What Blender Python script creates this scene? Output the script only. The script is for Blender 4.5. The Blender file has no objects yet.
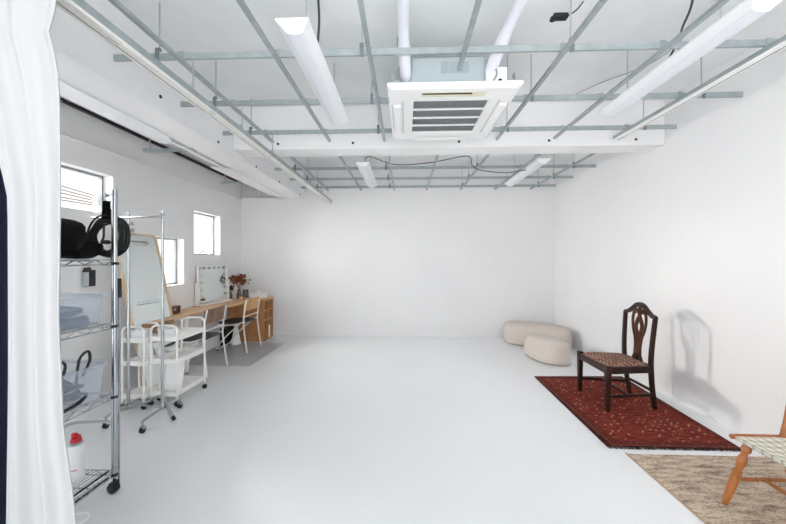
import bpy, bmesh, math, random
from mathutils import Vector, Matrix, Euler
R = random.Random(7)
C = bpy.context.scene.collection
PI = math.pi

# ------------------------------------------------------------------ materials
def lin(h):
    h = h.lstrip('#')
    out = []
    for i in (0, 2, 4):
        v = int(h[i:i+2], 16) / 255
        out.append(v/12.92 if v <= .04045 else ((v+.055)/1.055)**2.4)
    return (*out, 1)

def mat(name, col, rough=.5, metal=0., spec=.5, var=None, vscale=6., bump=0., bscale=40., trans=0., coat=0., stretch=(1, 1, 1)):
    """principled material; var = second colour mixed in by noise, bump = noise bump strength"""
    m = bpy.data.materials.new(name); m.use_nodes = True
    nt = m.node_tree; b = nt.nodes['Principled BSDF']
    b.inputs['Base Color'].default_value = lin(col)
    b.inputs['Roughness'].default_value = rough
    b.inputs['Metallic'].default_value = metal
    b.inputs['Specular IOR Level'].default_value = spec
    b.inputs['Transmission Weight'].default_value = trans
    b.inputs['Coat Weight'].default_value = coat
    tc = nt.nodes.new('ShaderNodeTexCoord'); mp = nt.nodes.new('ShaderNodeMapping')
    mp.inputs['Scale'].default_value = stretch
    nt.links.new(tc.outputs['Object'], mp.inputs['Vector'])
    if var:
        n = nt.nodes.new('ShaderNodeTexNoise'); n.inputs['Scale'].default_value = vscale; n.inputs['Detail'].default_value = 6
        nt.links.new(mp.outputs[0], n.inputs['Vector'])
        r = nt.nodes.new('ShaderNodeValToRGB')
        r.color_ramp.elements[0].position = .35; r.color_ramp.elements[1].position = .68
        r.color_ramp.elements[0].color = lin(col); r.color_ramp.elements[1].color = lin(var)
        nt.links.new(n.outputs['Fac'], r.inputs[0]); nt.links.new(r.outputs[0], b.inputs['Base Color'])
    if bump:
        n2 = nt.nodes.new('ShaderNodeTexNoise'); n2.inputs['Scale'].default_value = bscale; n2.inputs['Detail'].default_value = 4
        nt.links.new(mp.outputs[0], n2.inputs['Vector'])
        bp = nt.nodes.new('ShaderNodeBump'); bp.inputs['Strength'].default_value = bump; bp.inputs['Distance'].default_value = .01
        nt.links.new(n2.outputs['Fac'], bp.inputs['Height']); nt.links.new(bp.outputs[0], b.inputs['Normal'])
    return m

def see_through(name, col, opacity, rough=.2):
    m = bpy.data.materials.new(name); m.use_nodes = True
    nt = m.node_tree; b = nt.nodes['Principled BSDF']; o = nt.nodes['Material Output']
    b.inputs['Base Color'].default_value = lin(col); b.inputs['Roughness'].default_value = rough
    t = nt.nodes.new('ShaderNodeBsdfTransparent'); mx = nt.nodes.new('ShaderNodeMixShader')
    mx.inputs[0].default_value = opacity
    nt.links.new(t.outputs[0], mx.inputs[1]); nt.links.new(b.outputs[0], mx.inputs[2]); nt.links.new(mx.outputs[0], o.inputs[0])
    return m

def node_mat(name, rough=.9):
    m = bpy.data.materials.new(name); m.use_nodes = True
    nt = m.node_tree; b = nt.nodes['Principled BSDF']; b.inputs['Roughness'].default_value = rough
    b.inputs['Specular IOR Level'].default_value = .2
    tc = nt.nodes.new('ShaderNodeTexCoord')
    return m, nt, b, tc

def ramp(nt, src, stops, interp='LINEAR'):
    r = nt.nodes.new('ShaderNodeValToRGB'); r.color_ramp.interpolation = interp
    els = r.color_ramp.elements
    while len(els) < len(stops): els.new(.5)
    for e, (p, c) in zip(els, stops):
        e.position = p; e.color = lin(c) if isinstance(c, str) else (c, c, c, 1)
    nt.links.new(src, r.inputs[0]); return r.outputs[0]

def mixc(nt, fac, a, b):
    x = nt.nodes.new('ShaderNodeMix'); x.data_type = 'RGBA'
    for sock, v in ((x.inputs[0], fac), (x.inputs[6], a), (x.inputs[7], b)):
        if isinstance(v, bpy.types.NodeSocket): nt.links.new(v, sock)
        elif isinstance(v, str): sock.default_value = lin(v)
        else: sock.default_value = v
    return x.outputs[2]

def math_n(nt, op, a, b=None):
    x = nt.nodes.new('ShaderNodeMath'); x.operation = op
    for i, v in enumerate((a, b)):
        if v is None: continue
        if isinstance(v, bpy.types.NodeSocket): nt.links.new(v, x.inputs[i])
        else: x.inputs[i].default_value = v
    return x.outputs[0]

def noise(nt, vec, scale, detail=4, stretch=None):
    if stretch:
        mp = nt.nodes.new('ShaderNodeMapping'); mp.inputs['Scale'].default_value = stretch
        nt.links.new(vec, mp.inputs[0]); vec = mp.outputs[0]
    n = nt.nodes.new('ShaderNodeTexNoise'); n.inputs['Scale'].default_value = scale; n.inputs['Detail'].default_value = detail
    nt.links.new(vec, n.inputs['Vector']); return n.outputs['Fac']

def bumped(nt, b, h, s=.4, d=.005):
    bp = nt.nodes.new('ShaderNodeBump'); bp.inputs['Strength'].default_value = s; bp.inputs['Distance'].default_value = d
    nt.links.new(h, bp.inputs['Height']); nt.links.new(bp.outputs[0], b.inputs['Normal'])

WALL = mat('white_wall_paint', '#ebebeb', .6, var='#e8e8e9', vscale=1.5, bump=.05, bscale=90)
SOFFIT = mat('white_beam_paint', '#eeeeef', .5, var='#eaeaeb', vscale=2, bump=.04, bscale=60)
SLAB = mat('painted_concrete_slab', '#e9ebec', .7, var='#e0e3e4', vscale=2.2, bump=.35, bscale=14)
FLOORM = mat('glossy_white_floor_coating', '#ebecee', .25, spec=.5, var='#e6e8eb', vscale=.9)
STEEL = mat('galvanised_steel', '#b0b8ba', .45, .5, var='#9fa9ac', vscale=14)
CLIP = mat('weathered_clip_steel', '#7c8688', .5, .5)
ZINC = mat('bright_zinc', '#b9c2c4', .35, .8)
DARK_STEEL = mat('dark_steel', '#4a5052', .5, .6)
WHITE_MET = mat('white_enamel', '#f0f0ee', .35)
LAMP_WHITE = mat('lamp_body_white', '#ebedf0', .35)
LAMP_LENS = mat('frosted_lamp_lens', '#e3e6ed', .3)
AC_WHITE = mat('white_abs_plastic', '#f1f2f2', .35)
AC_DARK = mat('intake_filter_grey', '#85898b', .8, var='#a0a2a4', vscale=60)
AC_CREAM = mat('cream_louvre_plastic', '#e6e3cc', .5)
AC_STEEL = mat('cassette_casing_steel', '#b9c4c8', .45, .4)
FOAM = mat('white_pipe_wrap', '#e6e8f0', .6, bump=.2, bscale=30)
CHROME = mat('chrome', '#b4b9bd', .14, 1.)
BLACK = mat('black_plastic', '#111113', .5)
BLACK_CLOTH = mat('black_cloth', '#0c0c0e', .9, spec=.2, bump=.5, bscale=40)
RUBBER = mat('black_rubber', '#17181a', .6)
CURTAIN = mat('white_curtain_cloth', '#aeafb1', .85, spec=.15, bump=.06, bscale=220)
NAVY = mat('navy_cloth', '#070e20', .9, spec=.2)
OAK = mat('light_washed_oak', '#dcb58f', .4, var='#d2a880', vscale=3, stretch=(6, 1, 6))  # counter top oak, paled to stand in for light reflecting off it
OAK_SIDE = mat('oak_panel', '#c08d5e', .5, var='#b37f50', vscale=3, stretch=(6, 6, 1))
WALNUT = mat('walnut_ply', '#86664f', .45, var='#6b4e3b', vscale=4, stretch=(8, 8, 1))
BEECH = mat('beech_ply', '#d0a070', .45, var='#c08d5c', vscale=4, stretch=(8, 8, 1))
MIRROR_WOOD = mat('pale_pine', '#dcc09a', .5, var='#d0b088', vscale=4, stretch=(8, 8, 1))
MIRROR = mat('mirror_glass', '#d6dcdb', .03, 1.)
MAHOG = mat('dark_mahogany', '#22100a', .36, spec=.28, var='#33190f', vscale=5, stretch=(6, 6, 1))
MAHOG_L = mat('worn_mahogany', '#3c1b10', .36, spec=.3, var='#5a2e18', vscale=7, stretch=(6, 6, 1))
TURNED = mat('honey_turned_wood', '#94531f', .32, var='#a9682f', vscale=5, stretch=(5, 5, 1), coat=.2)
SEAT_GREY = mat('dark_grey_seat_vinyl', '#4b4c50', .6)
WHITE_TUBE = mat('white_tube', '#ecebe8', .35)
MAT_GREY = mat('grey_floor_mat', '#b3b4b8', .45, var='#abacb1', vscale=3)
BOUCLE = mat('beige_boucle', '#d3c9c1', .95, spec=.15, var='#ccc2ba', vscale=30, bump=.25, bscale=160)
BIN = see_through('frosted_clear_plastic', '#d5e1f0', .2, .3)
TUB = mat('white_plastic_tub', '#eef0f2', .4)
GLASS = see_through('window_glass', '#ffffff', .06, .05)
VASE_GLASS = see_through('smoky_vase_glass', '#6b5a46', .6, .1)
CABLE_BLUE = mat('blue_grey_hose', '#4a5c74', .6)
CABLE_BLACK = mat('black_cable_sheath', '#121315', .5)
RED = mat('red_plastic', '#c31725', .35)
CAN = mat('can_label_white', '#eff0f2', .3)
GREEN = mat('green_plastic', '#79c9a4', .35)
LEATHER = mat('brown_leather', '#6b3f2b', .5, var='#55301f', vscale=12)
RUST = mat('rust_dried_leaf', '#8a4a26', .8, var='#5e2c16', vscale=20)
DARKBLOOM = mat('dark_dried_bloom', '#3b2420', .9)
STEM = mat('dried_stem', '#8b7550', .8)
PAPER = mat('white_paper', '#f3f4f4', .8)
BULB = mat('unlit_frosted_bulb', '#d8d8d2', .25)
GREYPANEL = mat('grey_recess_panel', '#cfd0d0', .6)

def rug_red():
    m, nt, b, tc = node_mat('red_tribal_rug')
    sx = nt.nodes.new('ShaderNodeSeparateXYZ'); nt.links.new(tc.outputs['Object'], sx.inputs[0])
    v = tc.outputs['Object']
    base = ramp(nt, noise(nt, v, 9, 6, (1, 6, 1)), [(.3, '#501510'), (.5, '#74291f'), (.7, '#8f4433')])
    vor = nt.nodes.new('ShaderNodeTexVoronoi'); vor.inputs['Scale'].default_value = 30; vor.inputs['Randomness'].default_value = .35
    mp = nt.nodes.new('ShaderNodeMapping'); mp.inputs['Scale'].default_value = (1, 1.0, 1); mp.inputs['Rotation'].default_value = (0, 0, .78)
    nt.links.new(v, mp.inputs[0]); nt.links.new(mp.outputs[0], vor.inputs['Vector'])
    spot = ramp(nt, vor.outputs['Distance'], [(0, 1.), (.2, 1.), (.26, 0.)])
    sr = nt.nodes.new('ShaderNodeSeparateColor'); nt.links.new(vor.outputs['Color'], sr.inputs[0])
    pick = ramp(nt, sr.outputs[0], [(0, 0.), (.74, 0.), (.76, 1.)], 'CONSTANT')
    pick2 = ramp(nt, sr.outputs[1], [(0, 0.), (.55, 0.), (.57, 1.)], 'CONSTANT')
    c1 = mixc(nt, math_n(nt, 'MULTIPLY', spot, pick2), base, '#471011')
    c2 = mixc(nt, math_n(nt, 'MULTIPLY', spot, pick), c1, '#cf9b7c')
    # border stripes
    ax = math_n(nt, 'ABSOLUTE', sx.outputs[0]); ay = math_n(nt, 'ABSOLUTE', sx.outputs[1])
    dx = math_n(nt, 'SUBTRACT', .49, ax); dy = math_n(nt, 'SUBTRACT', .725, ay)
    d = math_n(nt, 'MINIMUM', dx, dy)
    br = ramp(nt, d, [(0, '#221110'), (.014, '#54201c'), (.03, '#96604f'), (.035, '#451413'), (.055, '#6a2a22'), (.07, '#4e1816')], 'CONSTANT')
    inb = ramp(nt, d, [(0, 1.), (.085, 0.)], 'CONSTANT')
    col = mixc(nt, math_n(nt, 'MULTIPLY', inb, .8), c2, br)
    nt.links.new(col, b.inputs['Base Color'])
    bumped(nt, b, noise(nt, v, 260, 2), .6, .004)
    return m

def rug_beige():
    m, nt, b, tc = node_mat('beige_striped_rug')
    v = tc.outputs['Object']
    n1 = noise(nt, v, 7, 8, (1, 4.5, 1)); n2 = noise(nt, v, 70, 6, (1, 3, 1))
    s = math_n(nt, 'ADD', math_n(nt, 'MULTIPLY', n1, .5), math_n(nt, 'MULTIPLY', n2, .5))
    nt.links.new(ramp(nt, s, [(.38, '#766a63'), (.46, '#a89686'), (.52, '#c4b19c'), (.62, '#d6c5b1')]), b.inputs['Base Color'])
    bumped(nt, b, n2, .8, .006)
    return m

def woven():
    m, nt, b, tc = node_mat('woven_plaid_tape', .8)
    sx = nt.nodes.new('ShaderNodeSeparateXYZ'); nt.links.new(tc.outputs['Object'], sx.inputs[0])
    def band(s, per, w):
        f = math_n(nt, 'FRACT', math_n(nt, 'MULTIPLY', math_n(nt, 'ADD', s, 5.), 1/per))
        return math_n(nt, 'LESS_THAN', f, w)
    bx = band(sx.outputs[0], .045, .3); by = band(sx.outputs[1], .045, .3)
    s = math_n(nt, 'MULTIPLY', math_n(nt, 'ADD', bx, by), .5)
    tx = band(sx.outputs[0], .042, .06); ty = band(sx.outputs[1], .042, .06)
    c = ramp(nt, s, [(0, '#e6e0d0'), (.4, '#c8c5b5'), (.9, '#a7a698')], 'CONSTANT')
    nt.links.new(mixc(nt, math_n(nt, 'MULTIPLY', math_n(nt, 'MAXIMUM', tx, ty), .6), c, '#6d6f5c'), b.inputs['Base Color'])
    w = nt.nodes.new('ShaderNodeTexChecker'); w.inputs['Scale'].default_value = 48
    nt.links.new(tc.outputs['Object'], w.inputs[0]); bumped(nt, b, w.outputs['Fac'], .3, .003)
    return m

def tapestry():
    m, nt, b, tc = node_mat('tapestry_seat', .9)
    br = nt.nodes.new('ShaderNodeTexBrick'); br.inputs['Scale'].default_value = 9
    br.inputs['Color1'].default_value = lin('#6b2c26'); br.inputs['Color2'].default_value = lin('#26191a')
    br.inputs['Mortar'].default_value = lin('#a88876'); br.inputs['Mortar Size'].default_value = .04
    br.inputs['Brick Width'].default_value = .5; br.inputs['Row Height'].default_value = .3
    mp = nt.nodes.new('ShaderNodeMapping'); mp.inputs['Rotation'].default_value = (0, 0, .5)
    nt.links.new(tc.outputs['Object'], mp.inputs[0]); nt.links.new(mp.outputs[0], br.inputs['Vector'])
    n = ramp(nt, noise(nt, tc.outputs['Object'], 34, 3), [(.42, 0.), (.6, 1.)])
    nt.links.new(mixc(nt, math_n(nt, 'MULTIPLY', n, .55), br.outputs['Color'], '#9c7d6c'), b.inputs['Base Color'])
    return m
RUG_RED, RUG_BEIGE, WOVEN, TAPESTRY = rug_red(), rug_beige(), woven(), tapestry()

# ------------------------------------------------------------------ geometry helpers
class M:
    def __init__(s): s.v = []; s.f = []
    def add(s, vs, fs):
        o = len(s.v); s.v += [Vector(p) for p in vs]; s.f += [tuple(i+o for i in f) for f in fs]; return s
    def box(s, x0, x1, y0, y1, z0, z1, mtx=None):
        vs = [Vector((x, y, z)) for z in (z0, z1) for y in (y0, y1) for x in (x0, x1)]
        if mtx: vs = [mtx @ p for p in vs]
        return s.add(vs, [(0,2,3,1),(4,5,7,6),(0,1,5,4),(2,6,7,3),(0,4,6,2),(1,3,7,5)])
    def bar(s, a, b, w, h, up=(0,0,1)):
        """square bar from a to b, w wide across, h along up"""
        a, b = Vector(a), Vector(b); t = (b-a).normalized(); u = Vector(up)
        if abs(t.dot(u)) > .99: u = Vector((1,0,0))
        sd = t.cross(u).normalized(); u = sd.cross(t)
        vs = [p + sd*x*w/2 + u*y*h/2 for p in (a, b) for x, y in ((-1,-1),(1,-1),(1,1),(-1,1))]
        return s.add(vs, [(3,2,1,0),(4,5,6,7),(0,1,5,4),(1,2,6,5),(2,3,7,6),(3,0,4,7)])
    def tube(s, pts, r, n=8, closed=False):
        pts = [Vector(p) for p in pts]; k = len(pts)
        rr = r if isinstance(r, (list, tuple)) else [r]*k
        nrm = None; vs = []
        for i, p in enumerate(pts):
            if closed: t = pts[(i+1) % k] - pts[i-1]
            else: t = pts[min(i+1, k-1)] - pts[max(i-1, 0)]
            t.normalize()
            if nrm is None:
                nrm = t.orthogonal().normalized()
            nrm = (nrm - t*nrm.dot(t))
            if nrm.length < 1e-6: nrm = t.orthogonal()
            nrm.normalize(); bn = t.cross(nrm)
            for j in range(n):
                a = 2*PI*j/n
                vs.append(p + (nrm*math.cos(a) + bn*math.sin(a))*rr[i])
        fs = []
        for i in range(k if closed else k-1):
            for j in range(n):
                i2 = (i+1) % k
                fs.append((i*n+j, i*n+(j+1) % n, i2*n+(j+1) % n, i2*n+j))
        if not closed:
            fs.append(tuple(range(n-1, -1, -1))); fs.append(tuple((k-1)*n+j for j in range(n)))
        return s.add(vs, fs)
    def lathe(s, prof, a=(0,0,0), b=None, n=16):
        """prof = [(radius, distance from a towards b)] (b None: up)"""
        a = Vector(a); t = (Vector(b)-a).normalized() if b is not None else Vector((0,0,1))
        x = t.orthogonal().normalized() if abs(t.z) < .999 else Vector((1,0,0)); y = t.cross(x)
        vs = []; fs = []; k = len(prof)
        for r, d in prof:
            for j in range(n):
                q = 2*PI*j/n; vs.append(a + t*d + (x*math.cos(q)+y*math.sin(q))*r)
        for i in range(k-1):
            for j in range(n): fs.append((i*n+j, i*n+(j+1) % n, (i+1)*n+(j+1) % n, (i+1)*n+j))
        fs.append(tuple(range(n-1, -1, -1))); fs.append(tuple((k-1)*n+j for j in range(n)))
        return s.add(vs, fs)
    def prism(s, poly, z0, z1, mtx=None):
        k = len(poly)
        vs = [Vector((x, y, z)) for z in (z0, z1) for x, y in poly]
        if mtx: vs = [mtx @ p for p in vs]
        return s.add(vs, [tuple(range(k-1, -1, -1)), tuple(range(k, 2*k))] + [(i, (i+1) % k, k+(i+1) % k, k+i) for i in range(k)])
    def build(s, name, m, parent=None, bevel=0., smooth=35, org=None, seg=2):
        me = bpy.data.meshes.new(name)
        o_ = Vector(org) if org is not None else Vector((0,0,0))
        me.from_pydata([p - o_ for p in s.v], [], s.f); me.update()
        bm = bmesh.new(); bm.from_mesh(me); bmesh.ops.recalc_face_normals(bm, faces=bm.faces); bm.to_mesh(me); bm.free()
        if smooth:
            me.shade_smooth(); me.set_sharp_from_angle(angle=math.radians(smooth))
        me.materials.append(m)
        o = bpy.data.objects.new(name, me); C.objects.link(o); o.location = o_
        if parent: o.parent = parent
        if bevel:
            b = o.modifiers.new('bevel', 'BEVEL'); b.width = bevel; b.segments = seg; b.limit_method = 'ANGLE'; b.angle_limit = math.radians(40)
        return o

def tag(o, label, cat, group=None, kind=None):
    o['label'] = label; o['category'] = cat
    if group: o['group'] = group
    if kind: o['kind'] = kind
    return o
def thing(name, loc, label, cat, group=None, rz=0):
    o = bpy.data.objects.new(name, None); C.objects.link(o); o.empty_display_size = .1
    o.location = loc; o.rotation_euler = (0, 0, rz)
    return tag(o, label, cat, group)
def struct(o, label=None):
    o['kind'] = 'structure'
    if label: o['label'] = label
    return o
def copy_tree(o, parent=None):
    c = o.copy(); C.objects.link(c)
    if parent: c.parent = parent
    for ch in list(o.children): copy_tree(ch, c)
    return c
def arc(cx, cy, r, a0, a1, n):
    return [(cx + r*math.cos(math.radians(a0+(a1-a0)*i/n)), cy + r*math.sin(math.radians(a0+(a1-a0)*i/n))) for i in range(n+1)]
def spline(pts, n=8, closed=False):
    P = [Vector(p) for p in pts]; k = len(P); out = []
    for i in range(k if closed else k-1):
        g = (lambda j: P[j % k]) if closed else (lambda j: P[max(0, min(k-1, j))])
        a, b, c, d = g(i-1), g(i), g(i+1), g(i+2)
        for q in range(n):
            t = q/n
            out.append(.5*((2*b) + (c-a)*t + (2*a-5*b+4*c-d)*t*t + (3*b-a-3*c+d)*t**3))
    if not closed: out.append(P[-1])
    return out
def rrect(w, h, r, n=5):
    return (arc(w/2-r, h/2-r, r, 0, 90, n) + arc(-w/2+r, h/2-r, r, 90, 180, n) + arc(-w/2+r, -h/2+r, r, 180, 270, n) + arc(w/2-r, -h/2+r, r, 270, 360, n))

# ------------------------------------------------------------------ room shell
XL, XR, YB, YF = -2.93, 2.595, 5.80, -5.6
ZS = 2.95
struct(M().box(XL-.3, XR+.2, YF-.2, YB+.2, -.12, 0).build('floor', FLOORM))
struct(M().box(XL-.3, XR+.2, YF-.2, YB+.2, ZS, ZS+.15).build('ceiling', SLAB))
RW = (-5.2, -1.6, .3, 2.6)
wr = M().box(XR, XR+.15, YF-.2, RW[0], 0, ZS).box(XR, XR+.15, RW[1], YB+.15, 0, ZS).box(XR, XR+.15, RW[0], RW[1], 0, RW[2]).box(XR, XR+.15, RW[0], RW[1], RW[3], ZS)
struct(wr.build('wall_right', WALL, smooth=0))
# back wall with the small slot opening at its top left
wb = M().box(XL, XR, YB, YB+.15, 0, 2.45).box(-2.05, XR, YB, YB+.15, 2.45, ZS)
struct(wb.build('wall_back', WALL))
gp = M().box(XL-.1, -2.66, YB+.06, YB+.12, 2.45, ZS).box(-2.64, -2.05, YB+.06, YB+.12, 2.45, ZS)
struct(gp.build('trim_1', GREYPANEL))
# left wall with three window holes; its upper band sits 3 cm deeper
WIN = [(2.25, 3.21, 1.80, 2.19), (3.66, 4.275, 1.03, 1.625), (4.48, 5.13, 1.42, 2.035), (-5.2, -2.2, .5, 2.36)]  # last opening is unseen, added to let side fill in
def wall_with_holes(x0, x1, y0, y1, z0, z1, holes):
    ys = sorted({y0, y1, *[h[0] for h in holes], *[h[1] for h in holes]}); zs = sorted({z0, z1, *[h[2] for h in holes], *[h[3] for h in holes]})
    m = M()
    for a, b in zip(ys, ys[1:]):
        run = None
        for c, d in zip(zs, zs[1:]):
            hole = any(h[0] <= a and b <= h[1] and h[2] <= c and d <= h[3] for h in holes)
            if not hole: m.box(x0, x1, a, b, c, d)
    bm = bmesh.new()
    return m
wl = wall_with_holes(XL-.22, XL, YF, YB+.15, 0, 2.43, WIN)
wl.box(XL-.22, XL-.03, YF, YB+.15, 2.43, ZS)
o = wl.build('wall_left', WALL, smooth=0)
bm = bmesh.new(); bm.from_mesh(o.data); bmesh.ops.remove_doubles(bm, verts=bm.verts, dist=1e-5)
# drop interior faces shared by neighbouring cells
seen = {}
for f in bm.faces: seen.setdefault(tuple(sorted(v.index for v in f.verts)), []).append(f)
bmesh.ops.delete(bm, geom=[f for fs in seen.values() if len(fs) > 1 for f in fs], context='FACES')
bm.to_mesh(o.data); bm.free(); struct(o)
# wall behind the camera with one wide window, added for fill light
FW = (-2.6, 2.3, .3, 2.75)
wf = M().box(XL-.15, FW[0], YF-.2, YF, 0, ZS).box(FW[1], XR, YF-.2, YF, 0, ZS).box(FW[0], FW[1], YF-.2, YF, 0, FW[2]).box(FW[0], FW[1], YF-.2, YF, FW[3], ZS)
struct(wf.build('wall_front', WALL))

ALU = mat('grey_window_sash', '#8f9599', .45, .4)
for i, (y0, y1, z0, z1) in enumerate(WIN):
    xg = XL-.12
    f = M()
    t = .018
    for a in ((y0, y0+t, z0, z1), (y1-t, y1, z0, z1), (y0, y1, z0, z0+t), (y0, y1, z1-t, z1)):
        f.box(xg-.02, xg+.02, *a)
    w = struct(f.build('window_%d' % (i+1), ALU), ['wide white window high on left wall above wire shelving', 'white window beside the leaning mirror', 'white square window above the lighted vanity mirror', 'wide fill light window added in left wall behind camera'][i])
    M().box(xg-.004, xg+.004, y0+t, y1-t, z0+t, z1-t).build('pane', GLASS, w)
    h = M(); ym = (y0+y1)/2
    if i == 0: h.box(xg-.015, xg+.015, 2.62, 2.64, z0+t, z1-t)
    else: h.tube([(xg+.02, ym-.05, z0+.03), (xg+.05, ym, z0+.055), (xg+.02, ym+.07, z0+.04)], .007)
    h.build('latch' if i else 'mullion', ALU, w)
f = M()
for a in ((FW[0], FW[0]+.05, FW[2], FW[3]), (FW[1]-.05, FW[1], FW[2], FW[3]), (FW[0], FW[1], FW[2], FW[2]+.05), (FW[0], FW[1], FW[3]-.05, FW[3]), (-.03, .03, FW[2], FW[3])):
    f.box(a[0], a[1], YF-.12, YF-.06, a[2], a[3])
w = struct(f.build('window_5', ALU))  # unseen window, added as a source of soft fill
M().box(FW[0]+.05, FW[1]-.05, YF-.095, YF-.085, FW[2]+.05, FW[3]-.05).build('pane', GLASS, w)
f = M()
for a in ((RW[0], RW[0]+.05, RW[2], RW[3]), (RW[1]-.05, RW[1], RW[2], RW[3]), (RW[0], RW[1], RW[2], RW[2]+.05), (RW[0], RW[1], RW[3]-.05, RW[3]), (-3.43, -3.37, RW[2], RW[3])):
    f.box(XR+.06, XR+.12, *a)
w = struct(f.build('window_6', ALU))  # unseen window added to brighten the left wall
M().box(XR+.085, XR+.095, RW[0]+.05, RW[1]-.05, RW[2]+.05, RW[3]-.05).build('pane', GLASS, w)
# cables strung outside the first window
for k, (za, zb) in enumerate(((2.10, 1.99), (2.05, 1.965), (2.0, 1.944), (1.93, 1.923), (1.895, 1.902))):
    tag(M().tube(spline([(XL-.19, 2.2, za), (XL-.19, 2.7, (za+zb)/2-.004), (XL-.19, 3.3, zb)], 4), .006, 6).build('overhead_cable', mat('weathered_cable', '#7c6a5c', .8)),
        'thin overhead cable outside high left window, %s of five' % ['topmost', 'second from top', 'middle one', 'second from bottom', 'lowest'][k], 'cable', 'cables outside the high left window')

# beams
def plugs(parent, pts, ax):
    for p in pts:
        q = Vector(p)
        M().lathe([(.013, -.002), (.013, .006)], q, q + Vector(ax), 10).build('anchor_plug', BLACK, parent)
tb = struct(M().box(-1.80, XR, 3.39, 3.64, 2.50, ZS).build('trim_2', SOFFIT, bevel=.006), 'white beam crossing under the ceiling')
plugs(tb, [(x, 3.39, 2.557) for x in (-1.32, -.537, .551, 1.454, 2.31)], (0, -1, 0))
sf = struct(M().box(-2.09, -1.80, YF, YB, 2.444, ZS).build('trim_3', SOFFIT, bevel=.006), 'long white soffit beam along left side')
struct(M().box(XL-.03, XL+.012, YF, YB, 2.418, 2.432).build('trim_7', WALL))
plugs(sf, [(-1.80, 2.365, 2.555), (-1.80, 3.117, 2.487), (-1.80, 3.93, 2.477), (-1.80, 4.675, 2.47), (-1.80, 5.59, 2.462)], (1, 0, 0))
struct(M().box(XL-.03, -2.09, YF, YB, 2.74, ZS).build('trim_4', GREYPANEL))
struct(M().box(XL-.025, XL+.02, YF, YB, 2.708, 2.725).build('trim_5', BLACK))
struct(M().box(-2.15, -2.09, 2.7, 4.2, 2.49, 2.74).build('gap_darkness', BLACK))  # black box stands in for the darkness inside the open gap
# cover boards and rail in the slot beside the soffit
t = thing('cover_panel', (-2.17, 1.8, 2.428), 'glossy white cover board under soffit nearest the white curtain', 'cover panel', 'white cover boards beside the soffit')
M().prism([(-.085, -1.3), (.095, -1.3), (.095, 1.02), (.03, 1.17), (-.04, 1.2), (-.085, 1.16)], 0, .016).build('board', mat('gloss_white', '#eceef0', .12), t, bevel=.003)
M().box(-.09, -.082, -1.3, 1.16, 0, .05).build('lip', WHITE_MET, t)
t = thing('cover_panel', (-2.17, 4.7, 2.428), 'white cover board under soffit reaching the back wall', 'cover panel', 'white cover boards beside the soffit')
M().prism([(-.10, -.92), (.03, -.85), (.095, -.8), (.095, 1.0), (-.02, 1.0), (-.05, .8), (-.10, .72)], 0, .016).build('board', WHITE_MET, t, bevel=.003)
for y in (-.6, -.1, .5): M().box(-.03, .03, y-.02, y+.02, .016, .09).build('clip', STEEL, t)
tag(M().box(-2.19, -2.155, 2.9, 3.95, 2.446, 2.47).build('slot_rail', WHITE_MET, org=(-2.17, 3.4, 2.44)), 'narrow white rail bridging gap between two cover boards', 'rail')
for Y, lab in ((3.46, 'short grey steel bar jutting towards left wall, nearer one'), (4.95, 'short grey steel bar jutting towards left wall, near back corner')):
    t = thing('support_bar', (-2.55, Y, 2.53), lab, 'steel bar', 'short bars under the left slot')
    M().box(-.26, .30, -.02, .02, -.014, .014).build('channel', STEEL, t)
    M().tube([(-.2, 0, 0), (-.2, 0, .21)], .008).build('hanger', ZINC, t)

# ------------------------------------------------------------------ suspended ceiling frame
ZC, ZFU = 2.605, 2.565
RODX = (-1.52, -.26, .98, 2.26)
def ceiling_frame(label, cy, fys, fxs, xl=-1.80, xr=2.55):
    t = thing('ceiling_frame', (.4, (fys[0]+fys[1])/2, ZC), label, 'ceiling frame')
    ox, oy, oz = t.location
    for y in cy:
        # C shaped carrier channel
        M().box(xl-ox, xr-ox, y-oy-.006, y-oy-.003, -.019, .019).box(xl-ox, xr-ox, y-oy-.003, y-oy+.009, .016, .019).box(xl-ox, xr-ox, y-oy-.003, y-oy+.009, -.019, -.016).build('carrier_channel', STEEL, t)
        for x in RODX:
            r = M().tube([(x-ox, y-oy+.012, -.02), (x-ox, y-oy+.012, ZS-oz)], .0048, 6).build('hanger_rod', ZINC, t)
            M().box(x-ox-.012, x-ox+.012, y-oy-.012, y-oy-.007, -.03, .05).box(x-ox-.012, x-ox+.012, y-oy-.01, y-oy+.02, .045, .05).lathe([(.009, .05), (.009, .062)], (x-ox, y-oy+.012, 0), None, 6).build('hanger_clip', CLIP, r)
    for x, y0, y1 in fxs:
        b = M().box(x-ox-.0125, x-ox+.0125, y0-oy, y1-oy, -.041, -.038).box(x-ox-.0125, x-ox-.0105, y0-oy, y1-oy, -.038, -.02).box(x-ox+.0105, x-ox+.0125, y0-oy, y1-oy, -.038, -.02).build('furring_bar', STEEL, t)
        for y in cy:
            if y0 < y < y1: M().box(x-ox-.016, x-ox+.016, y-oy-.012, y-oy+.012, -.022, .024).build('joint_clip', STEEL, b)
    return t
FX = (-1.37, -.775, -.21, .93, 1.50, 2.09)
ceiling_frame('grey steel ceiling frame in front of white beam, around cassette unit', (1.98, 2.59, 3.20), (1.0, 3.37),
              [(x, .3, 3.375) for x in FX] + [(.347, .3, 2.13)])
ceiling_frame('grey steel ceiling frame behind white beam, above back wall', (4.51, 5.10, 5.68), (3.65, 5.79),
              [(x, 3.65, 5.79) for x in (-1.36, -.77, -.19, .38, .97, 1.56, 2.17)])

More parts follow.
